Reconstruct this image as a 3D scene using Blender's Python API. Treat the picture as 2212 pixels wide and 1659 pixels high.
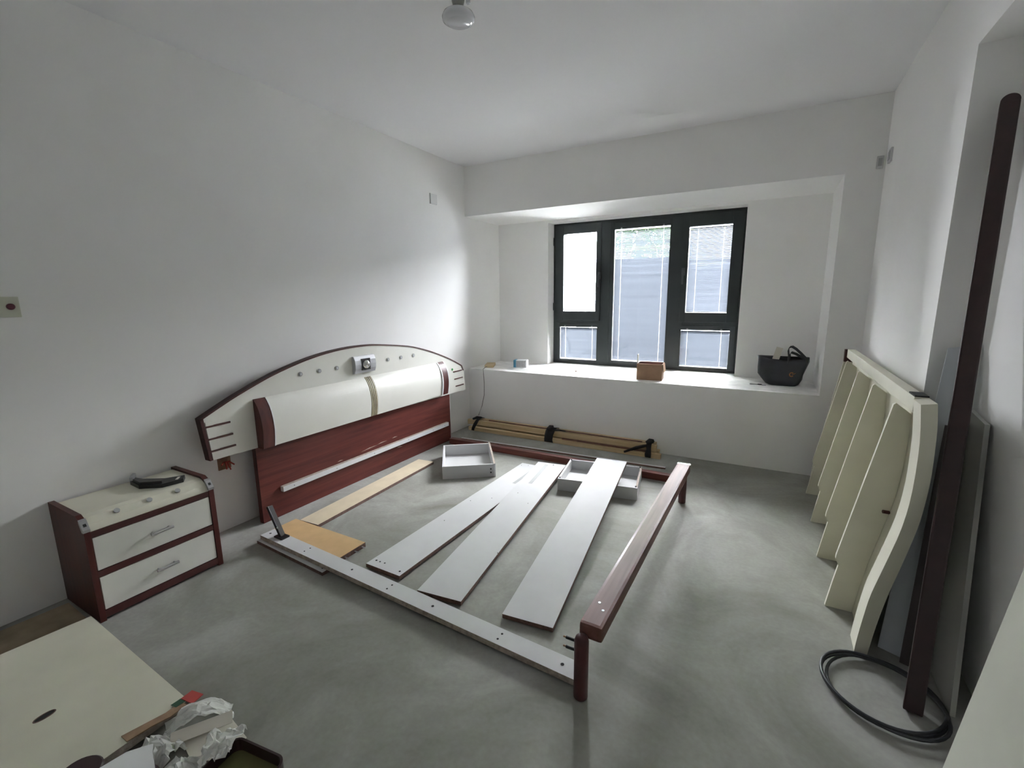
import bpy, bmesh, math, random
from mathutils import Vector, Matrix, Euler, noise

for _o in list(bpy.data.objects):
    bpy.data.objects.remove(_o)
SC = bpy.context.scene
COL = SC.collection
R = math.radians
random.seed(7)

# ------------------------------------------------------------------ camera, sky, exposure
cam_d = bpy.data.cameras.new('camera')
cam_d.sensor_fit = 'HORIZONTAL'
cam_d.sensor_width = 36.0
cam_d.lens = 36.0 * 996.03 / 2212.0
cam_d.clip_start = 0.05
cam = bpy.data.objects.new('camera', cam_d)
COL.objects.link(cam)
cam.location = (0, 0, 1.32)
cam.rotation_euler = (R(79.407), R(0.546), R(29.038))
SC.camera = cam

world = bpy.data.worlds.new('overcast_sky')
SC.world = world
world.use_nodes = True
_bg = world.node_tree.nodes['Background']
_bg.inputs['Color'].default_value = (0.925, 0.955, 1.0, 1)
_bg.inputs['Strength'].default_value = 76.0

# a sampling portal in the window opening (it gives no light of its own)
_pl = bpy.data.lights.new('window_portal', 'AREA')
_pl.shape = 'RECTANGLE'
_pl.size = 1.10
_pl.size_y = 1.34
_pl.cycles.is_portal = True
_po = bpy.data.objects.new('window_portal', _pl)
COL.objects.link(_po)
_po.location = (-1.432, 4.80, 1.318)
_po.rotation_euler = (R(-90), 0, 0)

SC.view_settings.view_transform = 'Standard'
SC.view_settings.look = 'None'
SC.view_settings.gamma = 1.0
SC.view_settings.exposure = 0.62
SC.view_settings.use_curve_mapping = False
SC.cycles.max_bounces = 10
SC.cycles.diffuse_bounces = 8
SC.cycles.use_adaptive_sampling = True
SC.cycles.adaptive_threshold = 0.5
SC.cycles.adaptive_min_samples = 28
SC.cycles.glossy_bounces = 3
SC.cycles.transmission_bounces = 4
SC.cycles.transparent_max_bounces = 10
SC.cycles.sample_clamp_indirect = 12.0
SC.cycles.caustics_reflective = False
SC.cycles.caustics_refractive = False

# ------------------------------------------------------------------ materials
MATS = {}


def new_mat(name):
    m = bpy.data.materials.new(name)
    m.use_nodes = True
    nt = m.node_tree
    b = nt.nodes['Principled BSDF']
    MATS[name] = m
    return m, nt, b


def plain(name, col, rough=0.5, metal=0.0, coat=0.0, var=0.06, scale=6.0, bump=0.0, bscale=60.0, stretch=None, spec=0.5):
    """colour broken up by object-space noise, with optional fine bump"""
    m, nt, b = new_mat(name)
    N, L = nt.nodes, nt.links
    tc = N.new('ShaderNodeTexCoord')
    mp = N.new('ShaderNodeMapping')
    L.new(tc.outputs['Object'], mp.inputs['Vector'])
    if stretch:
        mp.inputs['Scale'].default_value = stretch
    nz = N.new('ShaderNodeTexNoise')
    nz.inputs['Scale'].default_value = scale
    nz.inputs['Detail'].default_value = 2
    L.new(mp.outputs['Vector'], nz.inputs['Vector'])
    cr = N.new('ShaderNodeValToRGB')
    lo = [max(0, c * (1 - var)) for c in col]
    hi = [min(1, c * (1 + var)) for c in col]
    cr.color_ramp.elements[0].position = 0.3
    cr.color_ramp.elements[1].position = 0.7
    cr.color_ramp.elements[0].color = (*lo, 1)
    cr.color_ramp.elements[1].color = (*hi, 1)
    L.new(nz.outputs['Fac'], cr.inputs['Fac'])
    L.new(cr.outputs['Color'], b.inputs['Base Color'])
    b.inputs['Roughness'].default_value = rough
    b.inputs['Metallic'].default_value = metal
    b.inputs['Coat Weight'].default_value = coat
    b.inputs['Coat Roughness'].default_value = 0.12
    b.inputs['Specular IOR Level'].default_value = spec
    if bump:
        n2 = N.new('ShaderNodeTexNoise')
        n2.inputs['Scale'].default_value = bscale
        n2.inputs['Detail'].default_value = 1
        L.new(mp.outputs['Vector'], n2.inputs['Vector'])
        bp = N.new('ShaderNodeBump')
        bp.inputs['Strength'].default_value = bump
        bp.inputs['Distance'].default_value = 0.004
        L.new(n2.outputs['Fac'], bp.inputs['Height'])
        L.new(bp.outputs['Normal'], b.inputs['Normal'])
    return m


def wall_paint(name, base, stain, amount):
    m, nt, b = new_mat(name)
    N, L = nt.nodes, nt.links
    tc = N.new('ShaderNodeTexCoord')
    big = N.new('ShaderNodeTexNoise')
    big.inputs['Scale'].default_value = 1.3
    big.inputs['Detail'].default_value = 3
    big.inputs['Roughness'].default_value = 0.62
    L.new(tc.outputs['Object'], big.inputs['Vector'])
    cr = N.new('ShaderNodeValToRGB')
    cr.color_ramp.elements[0].position = 0.52
    cr.color_ramp.elements[1].position = 0.78
    cr.color_ramp.elements[0].color = (0, 0, 0, 1)
    cr.color_ramp.elements[1].color = (amount, amount, amount, 1)
    L.new(big.outputs['Fac'], cr.inputs['Fac'])
    mix = N.new('ShaderNodeMix')
    mix.data_type = 'RGBA'
    mix.inputs['A'].default_value = (*base, 1)
    mix.inputs['B'].default_value = (*stain, 1)
    L.new(cr.outputs['Color'], mix.inputs['Factor'])
    df = N.new('ShaderNodeBsdfDiffuse')
    L.new(mix.outputs['Result'], df.inputs['Color'])
    N.remove(b)
    L.new(df.outputs['BSDF'], N['Material Output'].inputs['Surface'])
    return m


def concrete(name):
    m, nt, b = new_mat(name)
    N, L = nt.nodes, nt.links
    tc = N.new('ShaderNodeTexCoord')
    warp = N.new('ShaderNodeTexNoise')
    warp.inputs['Scale'].default_value = 0.9
    warp.inputs['Detail'].default_value = 3
    L.new(tc.outputs['Object'], warp.inputs['Vector'])
    mixv = N.new('ShaderNodeMix')
    mixv.data_type = 'RGBA'
    mixv.inputs['Factor'].default_value = 0.35
    L.new(tc.outputs['Object'], mixv.inputs['A'])
    L.new(warp.outputs['Color'], mixv.inputs['B'])
    n1 = N.new('ShaderNodeTexNoise')
    n1.inputs['Scale'].default_value = 2.6
    n1.inputs['Detail'].default_value = 6
    n1.inputs['Roughness'].default_value = 0.6
    n1.inputs['Distortion'].default_value = 0.7
    L.new(mixv.outputs['Result'], n1.inputs['Vector'])
    cr = N.new('ShaderNodeValToRGB')
    e = cr.color_ramp.elements
    e[0].position, e[0].color = 0.34, (0.215, 0.213, 0.185, 1)
    e[1].position, e[1].color = 0.66, (0.375, 0.374, 0.35, 1)
    k = e.new(0.5)
    k.color = (0.285, 0.283, 0.255, 1)
    L.new(n1.outputs['Fac'], cr.inputs['Fac'])
    n2 = N.new('ShaderNodeTexNoise')
    n2.inputs['Scale'].default_value = 55
    n2.inputs['Detail'].default_value = 2
    L.new(tc.outputs['Object'], n2.inputs['Vector'])
    mul = N.new('ShaderNodeMix')
    mul.data_type = 'RGBA'
    mul.blend_type = 'OVERLAY'
    mul.inputs['Factor'].default_value = 0.12
    L.new(cr.outputs['Color'], mul.inputs['A'])
    L.new(n2.outputs['Fac'], mul.inputs['B'])
    L.new(mul.outputs['Result'], b.inputs['Base Color'])
    b.inputs['Roughness'].default_value = 0.72
    b.inputs['Specular IOR Level'].default_value = 0.3
    bp = N.new('ShaderNodeBump')
    bp.inputs['Strength'].default_value = 0.05
    bp.inputs['Distance'].default_value = 0.006
    L.new(n2.outputs['Fac'], bp.inputs['Height'])
    L.new(bp.outputs['Normal'], b.inputs['Normal'])
    return m


def wood(name, c0, c1, axis='Y', rough=0.32, coat=0.25, scale=1.0):
    m, nt, b = new_mat(name)
    N, L = nt.nodes, nt.links
    tc = N.new('ShaderNodeTexCoord')
    mp = N.new('ShaderNodeMapping')
    s = {'X': (2, 38, 38), 'Y': (38, 2, 38), 'Z': (38, 38, 2)}[axis]
    mp.inputs['Scale'].default_value = [v * scale for v in s]
    L.new(tc.outputs['Object'], mp.inputs['Vector'])
    nz = N.new('ShaderNodeTexNoise')
    nz.inputs['Scale'].default_value = 1.0
    nz.inputs['Detail'].default_value = 3
    nz.inputs['Distortion'].default_value = 0.5
    L.new(mp.outputs['Vector'], nz.inputs['Vector'])
    cr = N.new('ShaderNodeValToRGB')
    cr.color_ramp.elements[0].position = 0.3
    cr.color_ramp.elements[1].position = 0.72
    cr.color_ramp.elements[0].color = (*c0, 1)
    cr.color_ramp.elements[1].color = (*c1, 1)
    L.new(nz.outputs['Fac'], cr.inputs['Fac'])
    L.new(cr.outputs['Color'], b.inputs['Base Color'])
    b.inputs['Roughness'].default_value = rough
    b.inputs['Specular IOR Level'].default_value = 0.3
    b.inputs['Coat Weight'].default_value = coat
    b.inputs['Coat Roughness'].default_value = 0.15
    bp = N.new('ShaderNodeBump')
    bp.inputs['Strength'].default_value = 0.04
    bp.inputs['Distance'].default_value = 0.002
    L.new(nz.outputs['Fac'], bp.inputs['Height'])
    L.new(bp.outputs['Normal'], b.inputs['Normal'])
    return m


def thin_glass(name, tint, gloss):
    m, nt, b = new_mat(name)
    N, L = nt.nodes, nt.links
    N.remove(b)
    out = N['Material Output']
    tr = N.new('ShaderNodeBsdfTransparent')
    tr.inputs['Color'].default_value = (*tint, 1)
    gl = N.new('ShaderNodeBsdfGlossy')
    gl.inputs['Roughness'].default_value = 0.03
    fr = N.new('ShaderNodeFresnel')
    fr.inputs['IOR'].default_value = gloss
    mx = N.new('ShaderNodeMixShader')
    L.new(fr.outputs['Fac'], mx.inputs['Fac'])
    L.new(tr.outputs['BSDF'], mx.inputs[1])
    L.new(gl.outputs['BSDF'], mx.inputs[2])
    L.new(mx.outputs['Shader'], out.inputs['Surface'])
    return m


def translucent(name, col, trans, rough=0.5, spec=0.5):
    m, nt, b = new_mat(name)
    N, L = nt.nodes, nt.links
    out = N['Material Output']
    b.inputs['Base Color'].default_value = (*col, 1)
    b.inputs['Roughness'].default_value = rough
    b.inputs['Specular IOR Level'].default_value = spec
    t = N.new('ShaderNodeBsdfTranslucent')
    t.inputs['Color'].default_value = (*col, 1)
    nz = N.new('ShaderNodeTexNoise')
    nz.inputs['Scale'].default_value = 4
    mr = N.new('ShaderNodeMapRange')
    mr.inputs['To Min'].default_value = trans * 0.9
    mr.inputs['To Max'].default_value = trans * 1.1
    L.new(nz.outputs['Fac'], mr.inputs['Value'])
    mx = N.new('ShaderNodeMixShader')
    L.new(mr.outputs['Result'], mx.inputs['Fac'])
    L.new(b.outputs['BSDF'], mx.inputs[1])
    L.new(t.outputs['BSDF'], mx.inputs[2])
    L.new(mx.outputs['Shader'], out.inputs['Surface'])
    return m


M_WALL = wall_paint('wall_paint', (0.88, 0.875, 0.86), (0.72, 0.70, 0.65), 0.22)
M_CEIL = wall_paint('ceiling_paint', (0.85, 0.848, 0.86), (0.80, 0.80, 0.79), 0.15)
M_SILL = plain('sill_plaster', (0.88, 0.875, 0.85), 0.7, var=0.12, scale=9, bump=0.1, bscale=90)
M_FLOOR = concrete('bare_concrete')
M_FRAME = plain('window_aluminium', (0.030, 0.036, 0.036), 0.42, var=0.1, spec=0.4)
M_GLASS = thin_glass('pane_glass', (0.96, 0.96, 0.965), 1.35)
M_SLAT = translucent('blind_slat', (0.085, 0.094, 0.108), 0.034, 0.8, 0.0)
M_CORD = translucent('blind_cord', (0.92, 0.92, 0.92), 0.75)
M_HANDLE = plain('handle_metal', (0.10, 0.11, 0.11), 0.35, metal=0.6)
M_CREAM = plain('cream_lacquer', (0.72, 0.715, 0.655), 0.36, coat=0.15, var=0.02, scale=3)
M_CREAM_OLD = plain('aged_cream_lacquer', (0.68, 0.66, 0.54), 0.45, coat=0.1, var=0.06, scale=5)
M_CREAM_EDGE = plain('cream_edge', (0.80, 0.78, 0.66), 0.4, var=0.03)
M_RED = wood('mahogany_veneer', (0.066, 0.014, 0.011), (0.130, 0.030, 0.023), 'Y', rough=0.42, coat=0.08)
M_REDV = wood('mahogany_upright', (0.055, 0.014, 0.012), (0.100, 0.027, 0.022), 'Z', rough=0.42, coat=0.08)
M_REDX = wood('mahogany_rail', (0.10, 0.026, 0.020), (0.20, 0.060, 0.045), 'X')
M_REDDARK = plain('dark_red_edge', (0.065, 0.018, 0.016), 0.4, var=0.15, scale=20)
M_BROWN = wood('brown_gloss_beam', (0.105, 0.042, 0.032), (0.17, 0.075, 0.058), 'Y', rough=0.5, coat=0.06)
M_WHITE = plain('white_laminate', (0.60, 0.60, 0.605), 0.75, var=0.02, scale=8, spec=0.12)
M_GREYLAM = plain('grey_white_laminate', (0.55, 0.55, 0.545), 0.6, var=0.03, scale=8)
M_TRACK = plain('runner_metal', (0.36, 0.36, 0.36), 0.5, metal=0.2)
M_CHIP = plain('chipboard_edge', (0.13, 0.075, 0.06), 0.8, var=0.3, scale=60, bump=0.3, bscale=220)
M_CHIPL = plain('pale_chipboard_edge', (0.36, 0.30, 0.25), 0.8, var=0.25, scale=60, bump=0.3, bscale=220)
M_TAN = plain('tan_hardboard', (0.60, 0.40, 0.20), 0.55, var=0.06, scale=14)
M_TANL = plain('pale_tan_hardboard', (0.64, 0.55, 0.40), 0.55, var=0.05, scale=14)
M_PINE = wood('pine_timber', (0.52, 0.38, 0.21), (0.68, 0.54, 0.34), 'X', rough=0.6, coat=0.0)
M_REDBOARD = plain('red_brown_strip', (0.18, 0.085, 0.06), 0.6, var=0.2, scale=30)
M_BLACK = plain('black_plastic', (0.012, 0.012, 0.013), 0.35, var=0.1)
M_BLACKC = plain('black_cloth', (0.016, 0.016, 0.018), 0.8, var=0.3, scale=40, bump=0.5, bscale=90)
M_STEEL = plain('brushed_steel', (0.55, 0.55, 0.55), 0.32, metal=0.9, var=0.05)
M_SILVER = plain('silver_plastic', (0.52, 0.53, 0.55), 0.3, metal=0.3, var=0.04)
M_CHROME = plain('chrome', (0.8, 0.8, 0.8), 0.08, metal=1.0, var=0.01)
M_HOLE = plain('hole_dark', (0.02, 0.02, 0.02), 0.9)
M_GREYDOT = plain('grey_cap', (0.36, 0.36, 0.36), 0.5)
M_GREEN = plain('green_sticker', (0.03, 0.25, 0.05), 0.5)
M_TRIMW = plain('white_trim', (0.80, 0.80, 0.80), 0.25, coat=0.3, var=0.01)
M_BRASS = plain('grooved_band', (0.36, 0.32, 0.22), 0.45, var=0.12, scale=20)
M_CARD = plain('cardboard', (0.32, 0.20, 0.125), 0.85, var=0.1, scale=14, bump=0.1)
M_CARDIN = plain('cardboard_inside', (0.22, 0.11, 0.09), 0.85, var=0.1, scale=14)
M_BLUE = plain('blue_print', (0.10, 0.36, 0.55), 0.5)
M_BOXW = plain('white_carton', (0.80, 0.81, 0.82), 0.5, var=0.02)
M_BOXG = plain('grey_print', (0.50, 0.50, 0.51), 0.5, var=0.1, scale=60)
M_LEATHER = plain('black_leatherette', (0.026, 0.027, 0.033), 0.38, var=0.2, scale=12, bump=0.2, bscale=70)
M_ORANGE = plain('orange_emblem', (0.42, 0.17, 0.05), 0.5)
M_PAPER = plain('cream_paper', (0.70, 0.66, 0.58), 0.8, var=0.03)
M_GREYCORD = plain('grey_cord', (0.28, 0.27, 0.25), 0.6)
M_CABLE = plain('dark_cable', (0.030, 0.033, 0.038), 0.45, var=0.1)
M_BLUEWHITE = plain('blue_white_panel', (0.50, 0.53, 0.56), 0.35, var=0.05)
M_GREYPANEL = plain('grey_green_panel', (0.40, 0.40, 0.37), 0.5, var=0.1, scale=3)
M_DOORP = plain('dull_cream_board', (0.58, 0.585, 0.50), 0.6, var=0.03)
M_DARKBOARD = plain('dark_brown_board', (0.06, 0.045, 0.045), 0.55, var=0.2)
M_POLE = plain('maroon_pole', (0.026, 0.009, 0.010), 0.42, var=0.2, scale=20)
M_POST = plain('maroon_post', (0.075, 0.022, 0.022), 0.4, var=0.2, scale=20)
M_SOCKET = plain('ivory_plate', (0.60, 0.61, 0.50), 0.6, var=0.06)
M_KNOB = plain('dark_red_knob', (0.10, 0.012, 0.03), 0.4)
M_LAMP = plain('lamp_plastic', (0.74, 0.75, 0.79), 0.12, coat=0.6, var=0.01)
M_LAMPBASE = plain('lamp_holder', (0.34, 0.34, 0.31), 0.5)
M_BROWNB = plain('brown_board', (0.30, 0.24, 0.16), 0.8, var=0.3, scale=9, bump=0.2)
M_FILM = translucent('white_film', (0.86, 0.86, 0.83), 0.35, 0.45)
M_OLIVE = plain('olive_lining', (0.16, 0.155, 0.06), 0.7, var=0.15)
M_MAROON = plain('maroon_rim', (0.03, 0.012, 0.014), 0.4)
M_REDTAPE = plain('red_tape', (0.45, 0.06, 0.05), 0.5)
M_GREENTAPE = plain('dark_green_tape', (0.03, 0.09, 0.05), 0.5)
M_TORN = plain('torn_cardboard', (0.30, 0.19, 0.12), 0.9, var=0.2, scale=30, bump=0.4)
M_REDWIRE = plain('red_wire', (0.40, 0.05, 0.03), 0.5)
M_LEAF = plain('leaf', (0.10, 0.20, 0.045), 0.6, var=0.5, scale=2)
M_TRUNK = plain('bark', (0.12, 0.09, 0.06), 0.9)
M_RENDERW = plain('house_render', (0.50, 0.52, 0.56), 0.9, var=0.08)
M_HOUSEGLASS = plain('house_window', (0.10, 0.12, 0.15), 0.2)
M_FENCE = plain('fence_paint', (0.10, 0.12, 0.14), 0.6)
M_SOIL = plain('garden_ground', (0.62, 0.62, 0.60), 0.95, var=0.3)


# ------------------------------------------------------------------ mesh helpers
def chain_matrix(o):
    m = Matrix.Identity(4)
    while o is not None:
        m = o.matrix_basis @ m
        o = o.parent
    return m


def link(o, parent=None):
    COL.objects.link(o)
    if parent is not None:
        o.parent = parent
    return o


def tag(o, label=None, cat=None, group=None, kind=None):
    if label:
        o['label'] = label
    if cat:
        o['category'] = cat
    if group:
        o['group'] = group
    if kind:
        o['kind'] = kind
    return o


def thing(name, label, cat, loc=(0, 0, 0), rot=(0, 0, 0), group=None):
    o = bpy.data.objects.new(name, None)
    o.empty_display_size = 0.05
    o.location = loc
    o.rotation_euler = rot
    link(o)
    return tag(o, label, cat, group)


def emit(name, bm, mats, parent=None, local=False, smooth=False, pick=None):
    """bmesh -> one mesh object. world coordinates unless local"""
    bm.normal_update()
    if not isinstance(mats, (list, tuple)):
        mats = [mats]
    if pick:
        for f in bm.faces:
            f.material_index = pick(f)
    if smooth:
        for f in bm.faces:
            f.smooth = True
    me = bpy.data.meshes.new(name)
    if parent is not None and not local:
        bmesh.ops.transform(bm, matrix=chain_matrix(parent).inverted(), verts=bm.verts)
    bm.to_mesh(me)
    bm.free()
    for m in mats:
        me.materials.append(m)
    o = bpy.data.objects.new(name, me)
    if smooth:
        try:
            me.shade_auto_smooth = True
        except Exception:
            pass
    return link(o, parent)


def a_box(bm, x0, x1, y0, y1, z0, z1, bev=0.0, mat=None):
    r = bmesh.ops.create_cube(bm, size=1.0)
    vs = r['verts']
    T = Matrix.Translation(((x0 + x1) / 2, (y0 + y1) / 2, (z0 + z1) / 2)) @ Matrix.Diagonal((x1 - x0, y1 - y0, z1 - z0, 1))
    if mat is not None:
        T = mat @ T
    bmesh.ops.transform(bm, matrix=T, verts=vs)
    if bev > 0:
        es = {e for v in vs for e in v.link_edges}
        bmesh.ops.bevel(bm, geom=list(es), offset=bev, segments=2, profile=0.7, affect='EDGES')
    return bm


def box(x0, x1, y0, y1, z0, z1, bev=0.0, mat=None):
    return a_box(bmesh.new(), x0, x1, y0, y1, z0, z1, bev, mat)


def a_prism(bm, poly, axis, a0, a1):
    """extrude a 2-D outline along an axis; poly is in the two remaining axes in xyz order"""
    def P(u, v, a):
        return {'X': (a, u, v), 'Y': (u, a, v), 'Z': (u, v, a)}[axis]
    A = [bm.verts.new(P(u, v, a0)) for u, v in poly]
    B = [bm.verts.new(P(u, v, a1)) for u, v in poly]
    n = len(poly)
    fs = [bm.faces.new(A), bm.faces.new(B)]
    for i in range(n):
        j = (i + 1) % n
        fs.append(bm.faces.new((A[i], A[j], B[j], B[i])))
    bmesh.ops.recalc_face_normals(bm, faces=fs)
    return bm


def prism(poly, axis, a0, a1):
    return a_prism(bmesh.new(), poly, axis, a0, a1)


def a_tube(bm, pts, r, seg=8, cap=True, closed=False):
    pts = [Vector(p) for p in pts]
    n = len(pts)
    rings = []
    up = Vector((0, 0, 1))
    for i, p in enumerate(pts):
        if closed:
            d = (pts[(i + 1) % n] - pts[i - 1]).normalized()
        else:
            d = (pts[min(i + 1, n - 1)] - pts[max(i - 1, 0)]).normalized()
        u = up if abs(d.dot(up)) < 0.95 else Vector((1, 0, 0))
        s = d.cross(u).normalized()
        t = s.cross(d).normalized()
        rr = r[i] if isinstance(r, (list, tuple)) else r
        rings.append([bm.verts.new(p + s * math.cos(k * 2 * math.pi / seg) * rr + t * math.sin(k * 2 * math.pi / seg) * rr) for k in range(seg)])
    fs = []
    for i in range(n if closed else n - 1):
        a, b = rings[i], rings[(i + 1) % n]
        for k in range(seg):
            fs.append(bm.faces.new((a[k], a[(k + 1) % seg], b[(k + 1) % seg], b[k])))
    if cap and not closed:
        fs.append(bm.faces.new(rings[0]))
        fs.append(bm.faces.new(rings[-1]))
    bmesh.ops.recalc_face_normals(bm, faces=fs)
    return bm


def tube(pts, r, seg=8, **k):
    return a_tube(bmesh.new(), pts, r, seg, **k)


def cyl(c, axis, r, d, seg=20, r2=None):
    """cylinder starting at c, going d along axis vector"""
    bm = bmesh.new()
    ax = Vector(axis).normalized()
    T = Matrix.Translation(Vector(c) + ax * d / 2) @ ax.to_track_quat('Z', 'Y').to_matrix().to_4x4()
    bmesh.ops.create_cone(bm, cap_ends=True, segments=seg, radius1=r, radius2=r if r2 is None else r2, depth=d, matrix=T)
    return bm


def lathe(prof, c, seg=32):
    bm = bmesh.new()
    rings = []
    for r, z in prof:
        if r < 1e-6:
            rings.append([bm.verts.new((c[0], c[1], c[2] + z))])
        else:
            rings.append([bm.verts.new((c[0] + r * math.cos(k * 2 * math.pi / seg), c[1] + r * math.sin(k * 2 * math.pi / seg), c[2] + z)) for k in range(seg)])
    for a, b in zip(rings, rings[1:]):
        for k in range(seg):
            j = (k + 1) % seg
            va = [a[k % len(a)], a[j % len(a)]] if len(a) > 1 else [a[0]]
            vb = [b[j % len(b)], b[k % len(b)]] if len(b) > 1 else [b[0]]
            bm.faces.new(va + vb)
    bmesh.ops.recalc_face_normals(bm, faces=bm.faces)
    return bm


def edge_pick(n_top):
    """material 0 for the broad faces (normal along n_top), 1 for the sides"""
    n = Vector(n_top)
    return lambda f: 0 if abs(f.normal.dot(n)) > 0.7 else 1


def smooth_curve(P, k=4):
    """Catmull-Rom through 2-D points"""
    out = []
    n = len(P)
    for i in range(n - 1):
        p0, p1, p2, p3 = P[max(i - 1, 0)], P[i], P[i + 1], P[min(i + 2, n - 1)]
        for j in range(k):
            t = j / k
            out.append(tuple(0.5 * (2 * b + (c - a) * t + (2 * a - 5 * b + 4 * c - d) * t * t + (3 * b - a - 3 * c + d) * t ** 3) for a, b, c, d in zip(p0, p1, p2, p3)))
    out.append(P[-1])
    return out


def crumple(cx, cy, cz, lx, ly, amp, rz, seed, n=14, fold=0.0, thick=0.0015):
    """a thin crumpled sheet lying over the floor"""
    bm = bmesh.new()
    g = []
    ca, sa = math.cos(rz), math.sin(rz)
    for i in range(n + 1):
        row = []
        for j in range(n + 1):
            u, v = i / n - 0.5, j / n - 0.5
            p = Vector((u * 3.6 + seed * 3.1, v * 3.6 - seed * 1.7, seed))
            h = abs(noise.noise(p)) * 1.3 + abs(noise.noise(p * 2.3)) * 0.7
            edge = 1 - 0.18 * noise.noise(p * 0.8 + Vector((9, 0, 0)))
            x = u * lx * edge + noise.noise(p + Vector((4, 4, 4))) * amp * 0.8
            y = v * ly * edge + noise.noise(p + Vector((7, 1, 2))) * amp * 0.8
            z = h * amp + fold * math.cos(v * math.pi) + 0.002
            row.append(bm.verts.new((cx + ca * x - sa * y, cy + sa * x + ca * y, cz + z)))
        g.append(row)
    for i in range(n):
        for j in range(n):
            bm.faces.new((g[i][j], g[i + 1][j], g[i + 1][j + 1], g[i][j + 1]))
    bm.normal_update()
    return bm


# ------------------------------------------------------------------ measures of the room (metres)
XL, XC, XN = -2.685, 0.561, 0.690      # left wall, pier face, niche wall
YW, YB = 3.902, 4.547                  # window wall face, back of the bay
YP = 2.383                             # near end of the pier
YF = -1.35                             # wall behind the camera
ZS, ZT, ZC = 0.607, 2.10, 2.554        # sill, bay soffit, ceiling
ZL = 2.18                              # head of the niche
WX0, WX1, WZ1 = -2.088, -0.244, 2.078  # window opening

# ------------------------------------------------------------------ shell
tag(emit('floor', box(XL - 0.2, 1.0, YF - 0.2, YW + 0.05, -0.12, 0.0), M_FLOOR), 'bare grey concrete floor', kind='structure')
tag(emit('ceiling', box(XL - 0.2, 1.0, YF - 0.2, YW + 0.9, ZC, ZC + 0.12), M_CEIL), 'plain white painted ceiling', kind='structure')
tag(emit('wall_left', box(XL - 0.2, XL, YF - 0.2, YB + 0.22, -0.1, ZC), M_WALL), 'plain off-white painted side wall', kind='structure')
tag(emit('wall_front', box(XL, 1.0, YF - 0.2, YF, -0.1, ZC), M_WALL), 'off-white wall behind the viewer', kind='structure')

bm = bmesh.new()
a_box(bm, XL, 1.0, YW, YB + 0.22, -0.1, ZS - 0.012)          # below the sill
a_box(bm, XL, 1.0, YW, YB + 0.22, ZT, ZC)                    # over the bay
a_box(bm, 0.352, 1.0, YW, YB + 0.22, ZS - 0.012, ZT)         # right of the bay
a_box(bm, XL, WX0, YB, YB + 0.22, ZS - 0.012, ZT)            # bay back, left of the window
a_box(bm, WX1, 0.352, YB, YB + 0.22, ZS - 0.012, ZT)         # bay back, right of the window
a_box(bm, WX0, WX1, YB, YB + 0.22, WZ1, ZT)                  # over the window
wb = tag(emit('wall_back', bm, M_WALL), 'off-white window wall with a deep bay', kind='structure')
emit('window_sill', box(XL, 0.352, YW, YB + 0.20, ZS - 0.012, ZS), M_SILL, wb)

bm = bmesh.new()
a_box(bm, XC, 1.0, YP, YW, -0.1, ZC)
a_box(bm, XC, 1.0, YF, YP, ZL, ZC)
a_box(bm, XN, 1.0, YF, YP, -0.1, ZL)
tag(emit('wall_right', bm, M_WALL), 'off-white pier and shallow niche on the right', kind='structure')

# ------------------------------------------------------------------ window
WY = 4.70
win = bpy.data.objects.new('window_1', None)
win.location = ((WX0 + WX1) / 2, WY, ZS)
link(win)
tag(win, 'dark grey aluminium window with blinds inside the glass', kind='structure')
FR = 0.035
bm = bmesh.new()
a_box(bm, WX0, WX0 + FR, WY, WY + 0.06, ZS, WZ1)
a_box(bm, WX1 - FR, WX1, WY, WY + 0.06, ZS, WZ1)
a_box(bm, WX0 + FR, WX1 - FR, WY, WY + 0.06, ZS, ZS + 0.035)
a_box(bm, WX0 + FR, WX1 - FR, WY, WY + 0.06, WZ1 - 0.035, WZ1)
for x in (-1.528, -0.810):
    a_box(bm, x - 0.062, x + 0.062, WY - 0.005, WY + 0.06, ZS + 0.035, WZ1 - 0.035)
a_box(bm, WX0 + FR, -1.590, WY, WY + 0.06, 1.035, 1.100)
a_box(bm, -0.748, WX1 - FR, WY, WY + 0.06, 1.035, 1.100)
emit('window_frame', bm, M_FRAME, win)


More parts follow.
